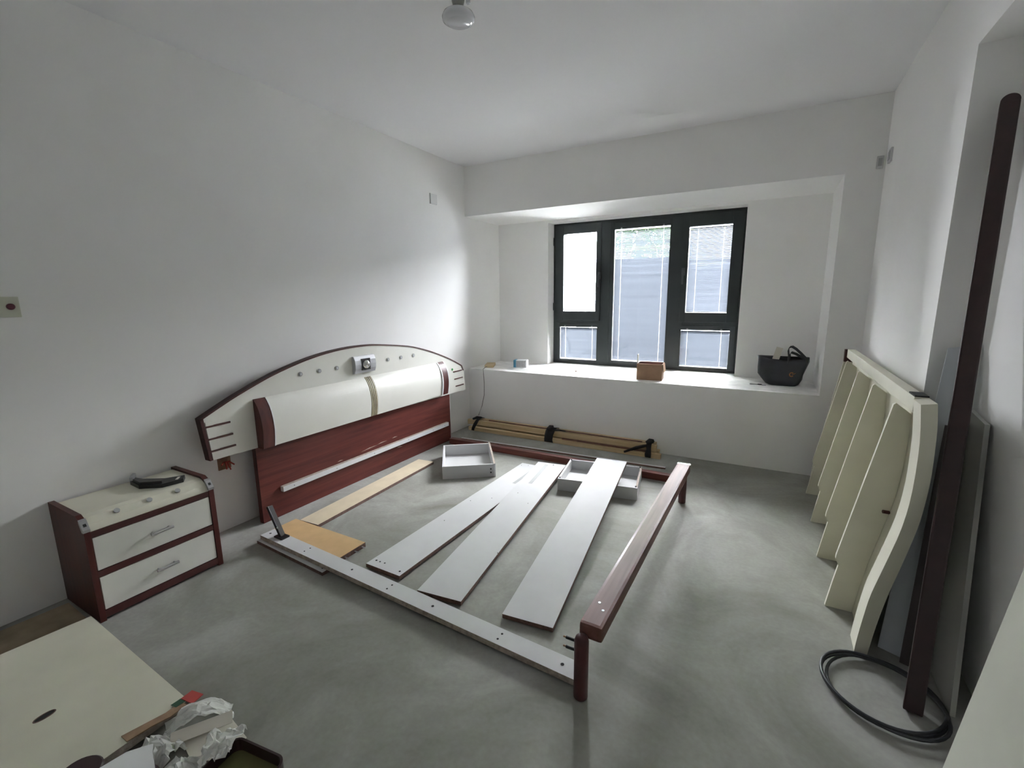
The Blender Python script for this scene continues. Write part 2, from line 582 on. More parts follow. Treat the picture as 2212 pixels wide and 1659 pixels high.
def sash(x0, x1, z0, z1, px0, px1, pz0, pz1, y0, y1, blind, cords):
    """glazed light: frame ring x0..x1 / z0..z1 around the pane px/pz"""
    bm = bmesh.new()
    a_box(bm, x0, px0, y0, y1, z0, z1, 0.004)
    a_box(bm, px1, x1, y0, y1, z0, z1, 0.004)
    a_box(bm, px0, px1, y0, y1, z0, pz0, 0.004)
    a_box(bm, px0, px1, y0, y1, pz1, z1, 0.004)
    s = emit('sash', bm, M_FRAME, win)
    yg = WY + 0.012
    emit('glass_pane', box(px0 - 0.004, px1 + 0.004, yg, yg + 0.003, pz0 - 0.004, pz1 + 0.004), M_GLASS, s)
    if blind:
        bm = bmesh.new()
        pitch, w = 0.0135, 0.0232
        z = pz0 + 0.012
        ym = yg + 0.0165
        k = 0
        while z < pz1 - 0.006:
            t = R(blind + 3.0 * noise.noise(Vector((z * 3, px0, 1))) + 3 * noise.noise(Vector((z * 40, px0, 5))))
            dy, dz = 0.5 * w * math.cos(t), 0.5 * w * math.sin(t)
            a = [bm.verts.new((x, ym + sy * dy, z + sy * dz)) for x, sy in ((px0 + 0.002, -1), (px1 - 0.002, -1), (px1 - 0.002, 1), (px0 + 0.002, 1))]
            bm.faces.new(a)
            z += pitch
        tag(emit('blind_slats', bm, M_SLAT, s), kind='stuff')
        emit('blind_bottom_rail', box(px0 + 0.002, px1 - 0.002, ym - 0.006, ym + 0.006, pz0, pz0 + 0.010), M_CORD, s)
        for cx in cords:
            emit('blind_cord', box(cx - 0.0022, cx + 0.0022, yg + 0.0035, yg + 0.0045, pz0, pz1 - 0.002), M_CORD, s)
            emit('cord_cap', cyl((cx, WY - 0.004, pz1 + 0.008), (0, 1, 0), 0.009, 0.012, 10), M_CORD, s)
    return s


s1 = sash(WX0 + 0.02, -1.560, 1.075, 2.055, -1.969, -1.610, 1.172, 1.967, WY - 0.022, WY + 0.05, 0, ())
s2 = sash(-1.466, -0.872, 0.640, 2.043, -1.428, -0.892, 0.665, 1.978, WY - 0.004, WY + 0.05, 41, (-1.36, -0.955))
s3 = sash(-0.772, WX1 - 0.02, 1.075, 2.055, -0.719, -0.357, 1.165, 1.948, WY - 0.022, WY + 0.05, 39, (-0.645, -0.425))
s4 = sash(WX0 + 0.025, -1.560, 0.635, 1.045, -2.015, -1.574, 0.655, 1.004, WY - 0.004, WY + 0.05, 38, (-1.95, -1.645))
s5 = sash(-0.800, WX1 - 0.025, 0.630, 1.045, -0.765, -0.320, 0.648, 1.000, WY - 0.004, WY + 0.05, 39, (-0.69, -0.39))
for s, hx, hz in ((s1, -1.572, 1.53), (s3, -0.752, 1.54)):
    bm = bmesh.new()
    a_box(bm, hx - 0.014, hx + 0.014, WY - 0.036, WY - 0.022, hz - 0.03, hz + 0.04, 0.003)
    a_box(bm, hx - 0.009, hx + 0.009, WY - 0.058, WY - 0.046, hz - 0.11, hz + 0.012, 0.004)
    a_box(bm, hx - 0.008, hx + 0.008, WY - 0.048, WY - 0.034, hz - 0.006, hz + 0.012)
    emit('window_handle', bm, M_HANDLE, s)
for s, hx in ((s1, WX0 + 0.012), (s3, WX1 - 0.012)):
    for hz in (1.22, 1.90):
        emit('hinge', cyl((hx, WY - 0.024, hz - 0.04), (0, 0, 1), 0.008, 0.08, 10), M_FRAME, s)

# ------------------------------------------------------------------ what stands outside the window
tag(emit('garden_ground', box(-14, 8, 4.9, 22, -0.6, -0.45), M_SOIL), 'garden ground outside the window', kind='structure')
hs = thing('garden_house', 'pale apartment house seen through the blinds behind the garden', 'building', (0.3, 13.0, -0.45))
emit('wall', box(-2.6, 8.0, 13.0, 17.0, -0.45, 3.1), M_RENDERW, hs)
emit('roof', prism([(12.6, 3.1), (17.4, 3.1), (17.4, 3.3), (12.6, 3.3)], 'X', -3.0, 8.4), M_TRUNK, hs)
for z in (0.1, 1.75):
    for x in (-2.2, -0.6, 1.0, 2.6, 4.2, 5.8):
        w_ = emit('window', box(x, x + 1.0, 12.96, 13.02, z, z + 1.2), M_FENCE, hs)
        emit('pane', box(x + 0.06, x + 0.94, 12.95, 12.965, z + 0.06, z + 1.14), M_HOUSEGLASS, w_)
fn = thing('garden_fence', 'dark railing in the garden seen through the blinds', 'fence', (-1.9, 7.2, -0.45))
for z in (0.55, 1.35):
    emit('fence_rail', box(-3.0, 0.6, 7.19, 7.22, z, z + 0.04), M_FENCE, fn)
for i in range(19):
    emit('baluster', box(-2.98 + i * 0.195, -2.955 + i * 0.195, 7.195, 7.215, -0.45, 1.39), M_FENCE, fn)
tr = thing('garden_tree', 'leafy green tree outside seen through the middle pane', 'tree', (-2.35, 9.4, -0.45))
emit('trunk', tube([(-2.35, 9.4, -0.45), (-2.40, 9.4, 1.0), (-2.35, 9.4, 2.6)], [0.11, 0.09, 0.05], 10), M_TRUNK, tr)
bm = bmesh.new()
rnd = random.Random(3)
for i in range(5200):
    th, ph = rnd.random() * 6.283, math.acos(2 * rnd.random() - 1)
    rr = rnd.random() ** 0.45
    c = Vector((-2.20 + 1.12 * rr * math.sin(ph) * math.cos(th), 9.4 + 0.9 * rr * math.sin(ph) * math.sin(th), 3.70 + 1.75 * rr * math.cos(ph)))
    d = Vector((rnd.gauss(0, 1), rnd.gauss(0, 1), rnd.gauss(0, 1))).normalized()
    e = d.orthogonal().normalized()
    L_, W_ = 0.06 + 0.05 * rnd.random(), 0.03
    vs = [bm.verts.new(c + d * L_), bm.verts.new(c + e * W_), bm.verts.new(c - d * L_), bm.verts.new(c - e * W_)]
    bm.faces.new(vs)
tag(emit('foliage', bm, M_LEAF, tr), kind='stuff')

# ------------------------------------------------------------------ headboard
XB, XBB, XP = -2.554, -2.598, -2.560
hb = thing('headboard', 'arched cream and mahogany headboard standing against the side wall', 'headboard', (-2.58, 2.42, 0))
# arched cream board (front lacquer, dark red edge)
arc = [(1.239, 0.713), (1.333, 0.757), (1.449, 0.808), (1.624, 0.874), (1.751, 0.912), (1.897, 0.948), (2.055, 0.975),
       (2.226, 0.991), (2.390, 0.994), (2.546, 0.985), (2.842, 0.948), (3.020, 0.907), (3.183, 0.858), (3.415, 0.772), (3.590, 0.690), (3.618, 0.640)]
arc = smooth_curve(arc[:-1], 3) + [arc[-1]]
tip_r = [(3.648, 0.441)]
tip_l = [(1.262, 0.478)]
outline = arc + tip_r + tip_l
emit('arched_board', prism(outline, 'X', XBB, XB), [M_CREAM, M_REDDARK], hb, pick=lambda f: 0 if f.normal.x > 0.7 else 1)
# raised red lipping around the front
for nm, seq in (('top_lipping', arc), ('end_lipping', [arc[0], tip_l[0]])):
    bm = bmesh.new()
    ctr = Vector((2.42, 0.45))
    for (y0, z0), (y1, z1) in zip(seq, seq[1:]):
        d = Vector((y1 - y0, z1 - z0))
        n = Vector((-d.y, d.x)).normalized()
        if n.dot(ctr - Vector((y0, z0))) < 0:
            n = -n
        n = n * (0.009 if nm == 'top_lipping' else 0.016)
        a_prism(bm, [(y0, z0), (y1, z1), (y1 + n.x, z1 + n.y), (y0 + n.x, z0 + n.y)], 'X', XBB + 0.002, XB + 0.004)
    emit(nm, bm, M_REDDARK, hb)
# bevelled end facet on the left tip
emit('end_facet', prism([(1.279, 0.478), (1.325, 0.478), (1.300, 0.690), (1.262, 0.690)], 'X', XB - 0.002, XB + 0.004), M_CREAM, hb)
for (y0, y1, z) in ((1.246, 1.391, 0.664), (1.251, 1.398, 0.595), (1.257, 1.406, 0.528), (3.454, 3.590, 0.643), (3.467, 3.600, 0.573), (3.485, 3.612, 0.502)):
    emit('slot', box(XB - 0.004, XB + 0.0055, y0, y1, z - 0.005, z + 0.005, 0.002), M_REDDARK, hb)
for y in (1.851, 1.992, 2.134, 2.619, 2.763, 2.912):
    d_ = emit('cap', cyl((XB - 0.002, y, 0.861), (1, 0, 0), 0.0145, 0.006, 18), M_GREYDOT, hb)
    emit('cap_centre', cyl((XB + 0.004, y, 0.861), (1, 0, 0), 0.007, 0.002, 12), M_SILVER, d_)
emit('sticker', cyl((XB - 0.001, 3.440, 0.668), (1, 0, 0), 0.011, 0.004, 14), M_GREEN, hb)

# convex padded panels
prof = smooth_curve([(0.0, 0.762), (0.020, 0.738), (0.038, 0.706), (0.051, 0.666), (0.059, 0.620), (0.061, 0.575), (0.056, 0.525), (0.047, 0.473)], 3)


def bulge(y0, y1, extra=0.0, back=XB - 0.004):
    return prism([(XB + p + extra, z) for p, z in prof] + [(back, 0.473), (back, 0.762)], 'Y', y0, y1)


emit('convex_panel', bulge(1.607, 2.366), M_CREAM, hb, smooth=False)
emit('convex_panel', bulge(2.431, 3.205), M_CREAM, hb)
band = emit('grooved_band', bulge(2.366, 2.431, -0.003), M_BRASS, hb)
for i in range(4):
    y = 2.372 + i * 0.0155
    emit('groove_rib', bulge(y, y + 0.008, 0.001), M_BRASS, band)
for y0, y1 in ((1.530, 1.600), (3.217, 3.292)):
    emit('end_strip', bulge(y0, y1, 0.006), M_REDV, hb)
for y0, y1 in ((1.600, 1.607), (3.205, 3.217), (3.292, 3.300)):
    emit('white_trim', bulge(y0, y1, 0.008), M_TRIMW, hb)
# lower panel
emit('lower_panel', box(XP - 0.035, XP, 1.517, 3.392, 0.0, 0.480), [M_RED, M_REDV, M_TRIMW], hb,
     pick=lambda f: 0 if f.normal.x > 0.7 else (2 if f.normal.y > 0.7 else 1))
emit('panel_end_edge', box(XP - 0.033, XP + 0.0015, 3.392, 3.397, 0.0, 0.455), M_TRIMW, hb)
bt = emit('batten', box(XP, XP + 0.028, 1.645, 3.330, 0.158, 0.192, 0.002), [M_WHITE, M_CHIPL], hb, pick=lambda f: 1 if f.normal.z > 0.7 else 0)
for y in (1.72, 2.05, 2.40, 2.78, 3.1, 3.27):
    emit('screw_hole', cyl((XP + 0.027, y, 0.175), (1, 0, 0), 0.003, 0.0016, 8), M_HOLE, bt)
# worn scratches where the veneer has torn along the batten
for (y, z, l, s_) in ((2.30, 0.212, 0.16, 0.05), (2.46, 0.222, 0.10, 0.04), (2.62, 0.228, 0.06, 0.0), (2.08, 0.205, 0.05, 0.02), (2.67, 0.135, 0.06, -0.1)):
    emit('torn_veneer', prism([(y, z), (y + l * 0.5, z + 0.006 + s_ * l * 0.5), (y + l, z + s_ * l), (y + l * 0.5, z + s_ * l * 0.5 - 0.001)], 'X', XP - 0.001, XP + 0.0012), M_CHIPL, hb)
# reading light plate
pl = emit('lamp_plate', prism([(XB - 0.002, 0.797), (XB + 0.020, 0.800), (XB + 0.032, 0.830), (XB + 0.034, 0.862), (XB + 0.031, 0.892), (XB + 0.018, 0.921), (XB - 0.002, 0.923)], 'Y', 2.268, 2.462), M_SILVER, hb)
emit('lamp_recess', box(XB + 0.020, XB + 0.0355, 2.325, 2.405, 0.820, 0.902), M_BLACK, pl)
bm = bmesh.new()
bmesh.ops.create_uvsphere(bm, u_segments=20, v_segments=12, radius=0.033, matrix=Matrix.Translation((XB + 0.026, 2.366, 0.860)))
emit('lamp_globe', bm, M_CHROME, pl, smooth=True)

# ------------------------------------------------------------------ bedside cabinet
NX, NXB, NY0, NY1 = -2.341, -2.680, 0.655, 1.156
ns = thing('bedside_cabinet', 'small two-drawer bedside cabinet with mahogany sides against the side wall', 'cabinet', (-2.51, 0.905, 0))
top_prof = [(NXB, 0.0), (NX, 0.0), (NX, 0.412), (NX - 0.022, 0.448), (NX - 0.060, 0.466), (NXB, 0.466)]
for y0, y1 in ((NY0, NY0 + 0.021), (NY1 - 0.023, NY1)):
    emit('side_panel', prism(top_prof, 'Y', y0, y1), M_REDV, ns)
emit('back_panel', box(NXB, NXB + 0.012, NY0 + 0.021, NY1 - 0.023, 0.03, 0.452), M_REDV, ns)
emit('cabinet_top', prism([(NXB + 0.012, 0.440), (NX - 0.070, 0.440), (NX - 0.022, 0.405), (NX - 0.004, 0.400), (NX - 0.004, 0.404), (NX - 0.018, 0.428), (NX - 0.048, 0.450), (NX - 0.075, 0.456), (NXB + 0.012, 0.456)], 'Y', NY0 + 0.021, NY1 - 0.023), M_CREAM_OLD, ns)
for z0, z1 in ((0.374, 0.401), (0.197, 0.224), (0.012, 0.045)):
    emit('front_bar', box(NX - 0.24, NX - 0.001, NY0 + 0.021, NY1 - 0.023, z0, z1), M_REDDARK, ns)
for z0, z1 in ((0.0475, 0.1945), (0.2265, 0.3715)):
    d_ = emit('drawer', box(NX - 0.26, NX - 0.003, NY0 + 0.0235, NY1 - 0.0255, z0, z1, 0.002), M_CREAM, ns)
    zc = (z0 + z1) / 2 + 0.002 - 0.02 * 0
    bm = bmesh.new()
    a_tube(bm, [(NX + 0.016, 0.870, zc), (NX + 0.016, 0.958, zc)], 0.0065, 10)
    for y in (0.882, 0.946):
        a_tube(bm, [(NX - 0.003, y, zc), (NX + 0.016, y, zc)], 0.004, 8)
    emit('handle', bm, M_STEEL, d_)
for y0, y1 in ((NY0 - 0.002, NY0 + 0.022), (NY1 - 0.024, NY1 + 0.002)):
    br = emit('corner_bracket', prism([(NX + 0.002, 0.405), (NX + 0.002, 0.416), (NX - 0.020, 0.4505), (NX - 0.030, 0.456), (NX - 0.030, 0.440), (NX - 0.012, 0.405)], 'Y', y0, y1), M_STEEL, ns)
    ym = (y0 + y1) / 2
    emit('bracket_slot', box(-0.006, 0.006, -0.005, 0.005, 0, 0.002, mat=Matrix.Translation((NX - 0.0085, ym, 0.4335)) @ Matrix.Rotation(R(57), 4, 'Y')), M_HOLE, br)
for y in (0.752, 0.872, 0.986):
    emit('cap', cyl((NX - 0.035, y + 0.03, 0.441), (0.6, 0, 0.8), 0.011, 0.006, 16), M_GREYDOT, ns)

# black hand tool on top of the cabinet
ht = thing('hand_tool', 'black plastic scraper with slotted handle on the bedside cabinet', 'tool', (-2.52, 1.00, 0.456))
bm = bmesh.new()
low = [(-2.665, 0.962), (-2.615, 0.930), (-2.520, 0.925), (-2.440, 0.985), (-2.423, 1.068), (-2.470, 1.098), (-2.510, 1.030), (-2.600, 0.975)]
a_prism(bm, low, 'Z', 0.4565, 0.4745)
emit('body', bm, M_BLACK, ht)
emit('blade', prism([(-2.675, 0.967), (-2.625, 0.933), (-2.617, 0.929), (-2.612, 0.940), (-2.662, 0.974)], 'Z', 0.457, 0.492), M_SILVER, ht)
emit('ridge', prism([(-2.600, 0.936), (-2.520, 0.932), (-2.450, 0.990), (-2.462, 1.000), (-2.520, 0.950), (-2.596, 0.948)], 'Z', 0.4745, 0.486), M_BLACK, ht)
emit('hang_slot', prism([(-2.437, 1.052), (-2.462, 1.075), (-2.470, 1.068), (-2.446, 1.044)], 'Z', 0.474, 0.4752), M_PAPER, ht)

# ------------------------------------------------------------------ boards and rails on the floor
def plank(name, label, cat, a, b, width, thick, mats, holes=(), group=None, side=0.0):
    """flat board whose underside centre line runs from a to b (3-D points); holes in metres from a and across"""
    a, b = Vector(a), Vector(b)
    d = b - a
    Lg = d.length
    rz = math.atan2(d.y, d.x)
    ry = -math.asin(d.z / Lg)
    o = thing(name, label, cat, a, (side, ry, rz), group)
    emit('board', box(0, Lg, -width / 2, width / 2, 0, thick, 0.0012), mats, o, local=True, pick=edge_pick((0, 0, 1)))
    for u, v, r in holes:
        emit('screw_hole', cyl((u, v, thick - 0.0006), (0, 0, 1), r, 0.0014, 12), M_HOLE, o, local=True)
    return o


# long white side rail in front
rl = plank('bed_side_rail', 'long narrow white bed rail with screw holes lying on the floor', 'rail', (-2.362, 1.412, 0.0225), (-0.487, 1.330, 0.010), 0.082, 0.024, [M_WHITE, M_CHIPL],
           holes=[(0.03, 0.0, 0.006), (0.357, 0.018, 0.004), (0.357, -0.016, 0.004), (0.70, 0.002, 0.0055), (0.955, 0.015, 0.0045), (0.955, -0.016, 0.0045), (1.21, 0.0, 0.006), (1.55, 0.015, 0.0045), (1.55, -0.016, 0.0045), (1.815, 0.0, 0.0065)])
plank('offcut_board', 'short pale chipboard offcut tucked under the end of the white rail', 'board', (-2.375, 1.387, 0.0), (-1.800, 1.352, 0.0), 0.060, 0.018, [M_WHITE, M_CHIP], holes=[(0.545, -0.005, 0.005)])
plank('tan_board', 'short orange-tan hardboard piece beside the black bracket', 'board', (-2.400, 1.532, 0.0), (-1.820, 1.532, 0.0), 0.170, 0.026, [M_TAN, M_CHIP])
tb = [o for o in COL.objects if o.name == 'tan_board'][0]
for v in (-0.055, 0.01, 0.06):
    emit('dowel', tube([(0.575, v, 0.012), (0.605, v, 0.012)], 0.003, 8), M_STEEL, tb, local=True)
plank('pale_tan_board', 'long pale tan hardboard strip lying along the headboard', 'board', (-2.300, 1.630, 0.0), (-2.368, 2.792, 0.0), 0.150, 0.020, [M_TANL, M_CHIP])

wa = plank('white_plank', 'white board with three peg holes in its near corner, nearest the headboard', 'board', (-1.548, 1.466, 0.010), (-1.530, 3.100, 0.002), 0.222, 0.020, [M_WHITE, M_CHIP],
           holes=[(0.045, 0.085, 0.0055), (0.045, 0.060, 0.0045), (0.047, 0.030, 0.0045), (0.030, -0.085, 0.0055), (0.55, 0.05, 0.003), (0.85, 0.07, 0.003), (0.95, -0.03, 0.003), (1.58, 0.09, 0.003), (1.60, 0.04, 0.003)], group='white bed boards')
emit('runner_track', box(1.235, 1.615, -0.048, -0.024, 0.0195, 0.0212), M_TRACK, wa, local=True)
wbk = plank('white_plank', 'middle white board whose far end overlaps the board beside it', 'board', (-1.180, 1.434, 0.012), (-1.384, 3.105, 0.040), 0.222, 0.020, [M_WHITE, M_CHIP],
            holes=[(1.10, 0.055, 0.003), (0.98, -0.06, 0.003), (1.655, -0.02, 0.006), (0.40, -0.108, 0.003)], group='white bed boards')
emit('runner_track', box(1.270, 1.645, 0.018, 0.044, 0.0195, 0.0212), M_TRACK, wbk, local=True)
wck = plank('white_plank', 'white board with its far end propped on the long shallow drawer', 'board', (-0.769, 1.486, 0.004), (-0.945, 3.205, 0.112), 0.222, 0.020, [M_WHITE, M_CHIP], group='white bed boards')

# black upright bracket at the end of the rail
bk = thing('angle_bracket', 'black plastic bracket standing upright on the end of the white rail', 'bracket', (-2.245, 1.418, 0.046))
bm = bmesh.new()
a_box(bm, -0.006, 0.006, -0.026, 0.026, 0.0, 0.178, 0.003, mat=Matrix.Translation((-2.238, 1.418, 0.052)) @ Matrix.Rotation(R(-30), 4, 'Y') @ Matrix.Rotation(R(35), 4, 'Z'))
emit('plate', bm, M_BLACK, bk)
emit('foot', box(-2.275, -2.205, 1.392, 1.440, 0.0450, 0.054, 0.003), M_BLACK, bk)
emit('screw', cyl((-2.252, 1.402, 0.105), (0.9, -0.4, 0.2), 0.004, 0.012, 10), M_STEEL, bk)


# ------------------------------------------------------------------ two loose drawers
def drawer_tray(label, loc, rz, lx, ly, h, back_wide=0.0):
    o = thing('loose_drawer', label, 'drawer', loc, (0, 0, rz), 'loose shallow drawers')
    t = 0.014
    emit('bottom', box(t, lx - t, t, ly - t, 0.008, 0.014), M_GREYLAM, o, local=True)
    emit('side_board', box(0, lx, 0, t, 0, h, 0.001), [M_WHITE, M_REDDARK], o, local=True, pick=lambda f: 1 if abs(f.normal.x) > 0.7 else 0)
    emit('side_board', box(0, lx, ly - t, ly, 0, h, 0.001), [M_WHITE, M_CHIP], o, local=True, pick=lambda f: 1 if abs(f.normal.x) > 0.7 else 0)
    emit('end_board', box(0, t, t, ly - t, 0, h, 0.001), M_WHITE, o, local=True)
    emit('end_board', box(lx - t, lx, t - back_wide, ly - t + back_wide * 2, 0, h + (0.006 if back_wide else 0.0), 0.001), [M_WHITE, M_CHIPL], o, local=True, pick=lambda f: 1 if f.normal.z > 0.7 else 0)
    return o


d1 = drawer_tray('smaller white drawer tray standing skewed by the headboard end', (-2.030, 2.570, 0), math.atan2(0.235, 0.320), 0.395, 0.515, 0.098, 0.020)
for z in (0.035, 0.062):
    emit('screw', cyl((0.360, -0.0005, z), (0, -1, 0), 0.0055, 0.003, 10), M_HOLE, d1, local=True)
d2 = drawer_tray('wider white drawer tray lying under the propped white board', (-1.202, 2.792, 0), math.atan2(0.088, 0.530), 0.537, 0.410, 0.085)
for y in (0.02, 0.392):
    emit('corner_cap', cyl((0.012, y, 0.085), (0, 0, 1), 0.006, 0.006, 10), M_BLACK, d2, local=True)
    emit('corner_cap', cyl((0.525, y, 0.085), (0, 0, 1), 0.006, 0.006, 10), M_BLACK, d2, local=True)

# ------------------------------------------------------------------ foot rail with posts
fr = thing('foot_rail', 'glossy brown foot rail on two round maroon posts', 'bed rail', (-0.43, 2.1, 0))
a = Vector((-0.437, 1.300, 0.2275)); b = Vector((-0.413, 3.030, 0.2275))
bm = bmesh.new()
d = b - a
T = Matrix.Translation(a) @ Matrix.Rotation(math.atan2(d.y, d.x), 4, 'Z')
a_box(bm, 0, d.length, -0.040, 0.040, -0.028, 0.028, 0.012, mat=T)
emit('beam', bm, M_BROWN, fr)
emit('end_cap', box(d.length - 0.028, d.length + 0.006, -0.042, 0.042, -0.030, 0.030, 0.010, mat=T), M_CHROME, fr)
emit('post', lathe([(0, 0), (0.022, 0), (0.024, 0.004), (0.024, 0.212), (0.020, 0.226), (0.012, 0.232), (0, 0.232)], (-0.456, 1.270, 0), 24), M_POST, fr, smooth=True)
emit('post', lathe([(0, 0), (0.020, 0), (0.023, 0.004), (0.023, 0.205), (0, 0.205)], (-0.408, 2.985, 0), 24), M_POST, fr, smooth=True)
for z in (0.170, 0.205):
    bo = emit('dowel', tube([(-0.478, 1.270, z), (-0.510, 1.270, z)], 0.0055, 10), M_BLACK, fr)
    emit('dowel_tip', tube([(-0.510, 1.270, z), (-0.520, 1.270, z)], 0.003, 8), M_TORN, bo)
for u in (0.09, 0.125):
    emit('screw', cyl(T @ Vector((u, -0.012 + (u - 0.09) * 0.7, 0.0275)), (0, 0, 1), 0.005, 0.0015, 12), M_STEEL, fr)

# far side rail, loose strip
plank('far_side_rail', 'mahogany bed rail lying parallel to the window wall', 'rail', (-2.500, 3.312, 0.0), (-0.500, 3.312, 0.0), 0.050, 0.050, [M_REDX, M_REDX])
plank('thin_strip', 'thin white-topped strip lying behind the mahogany rail', 'strip', (-2.490, 3.462, 0.0), (-0.620, 3.552, 0.0), 0.028, 0.012, [M_WHITE, M_REDBOARD])

# ------------------------------------------------------------------ tied timber under the window
tm = thing('timber_bundle', 'bundle of pine battens tied with black cloth below the window', 'timber', (-1.67, 3.82, 0))
emit('batten', box(-2.600, -0.700, 3.745, 3.788, 0.0, 0.038, 0.002), M_PINE, tm)
emit('batten', box(-2.560, -0.730, 3.830, 3.880, 0.0, 0.042, 0.002), M_PINE, tm)
emit('batten', box(-2.640, -0.745, 3.790, 3.828, 0.050, 0.098, 0.002), M_PINE, tm)
emit('batten', box(-2.520, -0.760, 3.834, 3.888, 0.048, 0.102, 0.002), M_PINE, tm)
emit('thin_slat', box(-2.400, -0.870, 3.815, 3.834, 0.102, 0.109), M_REDBOARD, tm)
emit('offcut', box(-1.58, -0.80, 3.760, 3.781, 0.041, 0.052), M_REDBOARD, tm)


def tie(x, pts_extra, w, seed):
    bm = bmesh.new()
    loop = [(3.744, 0.004), (3.742, 0.030), (3.756, 0.070), (3.774, 0.100), (3.810, 0.118), (3.850, 0.116), (3.890, 0.104), (3.894, 0.060), (3.893, 0.008)]
    n = 5
    grid = []
    for i, (y, z) in enumerate(loop):
        row = []
        for j in range(n):
            u = j / (n - 1) - 0.5
            q = Vector((i * 0.7, j * 0.9, seed))
            row.append(bm.verts.new((x + u * w + 0.010 * noise.noise(q) - (z - 0.05) * -0.35 * (seed % 2), y - 0.006 * abs(noise.noise(q + Vector((3, 0, 0)))), max(0.001, z + 0.006 * noise.noise(q + Vector((0, 5, 0)))))))
        grid.append(row)
    for i in range(len(loop) - 1):
        for j in range(n - 1):
            bm.faces.new((grid[i][j], grid[i + 1][j], grid[i + 1][j + 1], grid[i][j + 1]))
    t_ = emit('cloth_tie', bm, M_BLACKC, tm, smooth=True)
    md = t_.modifiers.new('thickness', 'SOLIDIFY')
    md.thickness = 0.003
    for (p0, p1, rr) in pts_extra:
        emit('knot', tube([p0, (Vector(p0) + Vector(p1)) / 2 + Vector((0, 0, 0.008)), p1], [rr * 0.7, rr, rr * 0.6], 10), M_BLACKC, t_, smooth=True)
    return t_


tie(-2.530, [((-2.565, 3.775, 0.112), (-2.505, 3.842, 0.120), 0.014)], 0.035, 1)
tie(-1.705, [((-1.730, 3.770, 0.110), (-1.680, 3.800, 0.138), 0.024), ((-1.690, 3.776, 0.108), (-1.560, 3.800, 0.112), 0.008)], 0.085, 2)
tie(-0.800, [((-0.825, 3.780, 0.112), (-0.770, 3.805, 0.132), 0.024), ((-0.800, 3.778, 0.100), (-1.000, 3.742, 0.020), 0.014)], 0.045, 4)

# ------------------------------------------------------------------ curved cream rack leaning by the pier
rk = thing('slatted_rack', 'curved aged-cream rack with four fins standing beside the pier', 'rack', (0.40, 2.8, 0))
ridge = [(0.376, 0.0), (0.380, 0.06), (0.390, 0.16), (0.402, 0.25), (0.431, 0.386), (0.458, 0.524), (0.470, 0.662), (0.469, 0.829), (0.457, 0.960)]
sil = [(0.499, 0.967), (0.508, 0.880), (0.512, 0.760), (0.511, 0.670), (0.503, 0.560), (0.490, 0.473), (0.470, 0.365), (0.449, 0.257), (0.430, 0.130), (0.416, 0.0)]
ridge, sil = smooth_curve(ridge, 3), smooth_curve(sil, 3)
emit('curved_side', prism(ridge + sil, 'Y', 1.950, 2.046), [M_CREAM_OLD, M_CREAM_EDGE], rk, pick=lambda f: 0 if abs(f.normal.y) > 0.7 else 1)
inner = [(x - 0.014, z) for x, z in reversed(sil) if z < 0.95] + [(0.486, 0.965)]
emit('curved_back', prism(inner + [(0.500, 0.965)] + [(x, z) for x, z in sil if z < 0.95], 'Y', 2.046, 3.700), M_CREAM_OLD, rk)
fin = [(0.305, 0.0), (0.322, 0.12), (0.334, 0.197), (0.322, 0.225), (0.323, 0.243), (0.383, 0.588), (0.439, 0.905), (0.446, 0.911), (0.486, 0.880),
       (0.497, 0.870), (0.497, 0.690), (0.488, 0.555), (0.474, 0.465), (0.452, 0.350), (0.432, 0.245), (0.414, 0.120), (0.400, 0.0)]
for y in (2.210, 2.640, 3.070, 3.520):
    emit('fin', prism(fin, 'Y', y, y + 0.018), [M_CREAM_OLD, M_CREAM_EDGE], rk, pick=lambda f: 0 if abs(f.normal.y) > 0.7 else 1)
emit('top_rail', box(0.459, 0.500, 2.046, 3.700, 0.914, 0.968, 0.003), M_CREAM_OLD, rk)
emit('top_rail_end', box(0.446, 0.501, 3.700, 3.735, 0.885, 0.966), M_REDDARK, rk)
emit('far_foot', prism([(0.335, 0.0), (0.351, 0.19), (0.452, 0.90), (0.497, 0.90), (0.497, 0.69), (0.474, 0.465), (0.432, 0.245), (0.400, 0.0)], 'Y', 3.735, 3.750), M_CREAM_OLD, rk)
emit('felt_pad', box(0.461, 0.500, 2.050, 2.130, 0.9665, 0.973), M_HOLE, rk)
pg = emit('peg', cyl((0.470, 2.195, 0.475), (-1, -0.3, 0.1), 0.007, 0.022, 10), M_REDDARK, rk)

# ------------------------------------------------------------------ things leaning in the niche
def leaning(name, label, cat, poly_bottom, poly_top, thick_vec, mat):
    """slab between a bottom edge (two points) and a top edge (two points), thickened along a vector"""
    bm = bmesh.new()
    q = [Vector(poly_bottom[0]), Vector(poly_bottom[1]), Vector(poly_top[1]), Vector(poly_top[0])]
    t = Vector(thick_vec)
    A = [bm.verts.new(v) for v in q]
    B = [bm.verts.new(v + t) for v in q]
    bm.faces.new(A)
    bm.faces.new(list(reversed(B)))
    for i in range(4):
        j = (i + 1) % 4
        bm.faces.new((A[i], B[i], B[j], A[j]))
    bmesh.ops.recalc_face_normals(bm, faces=bm.faces)
    o = emit(name, bm, mat)
    return tag(o, label, cat)


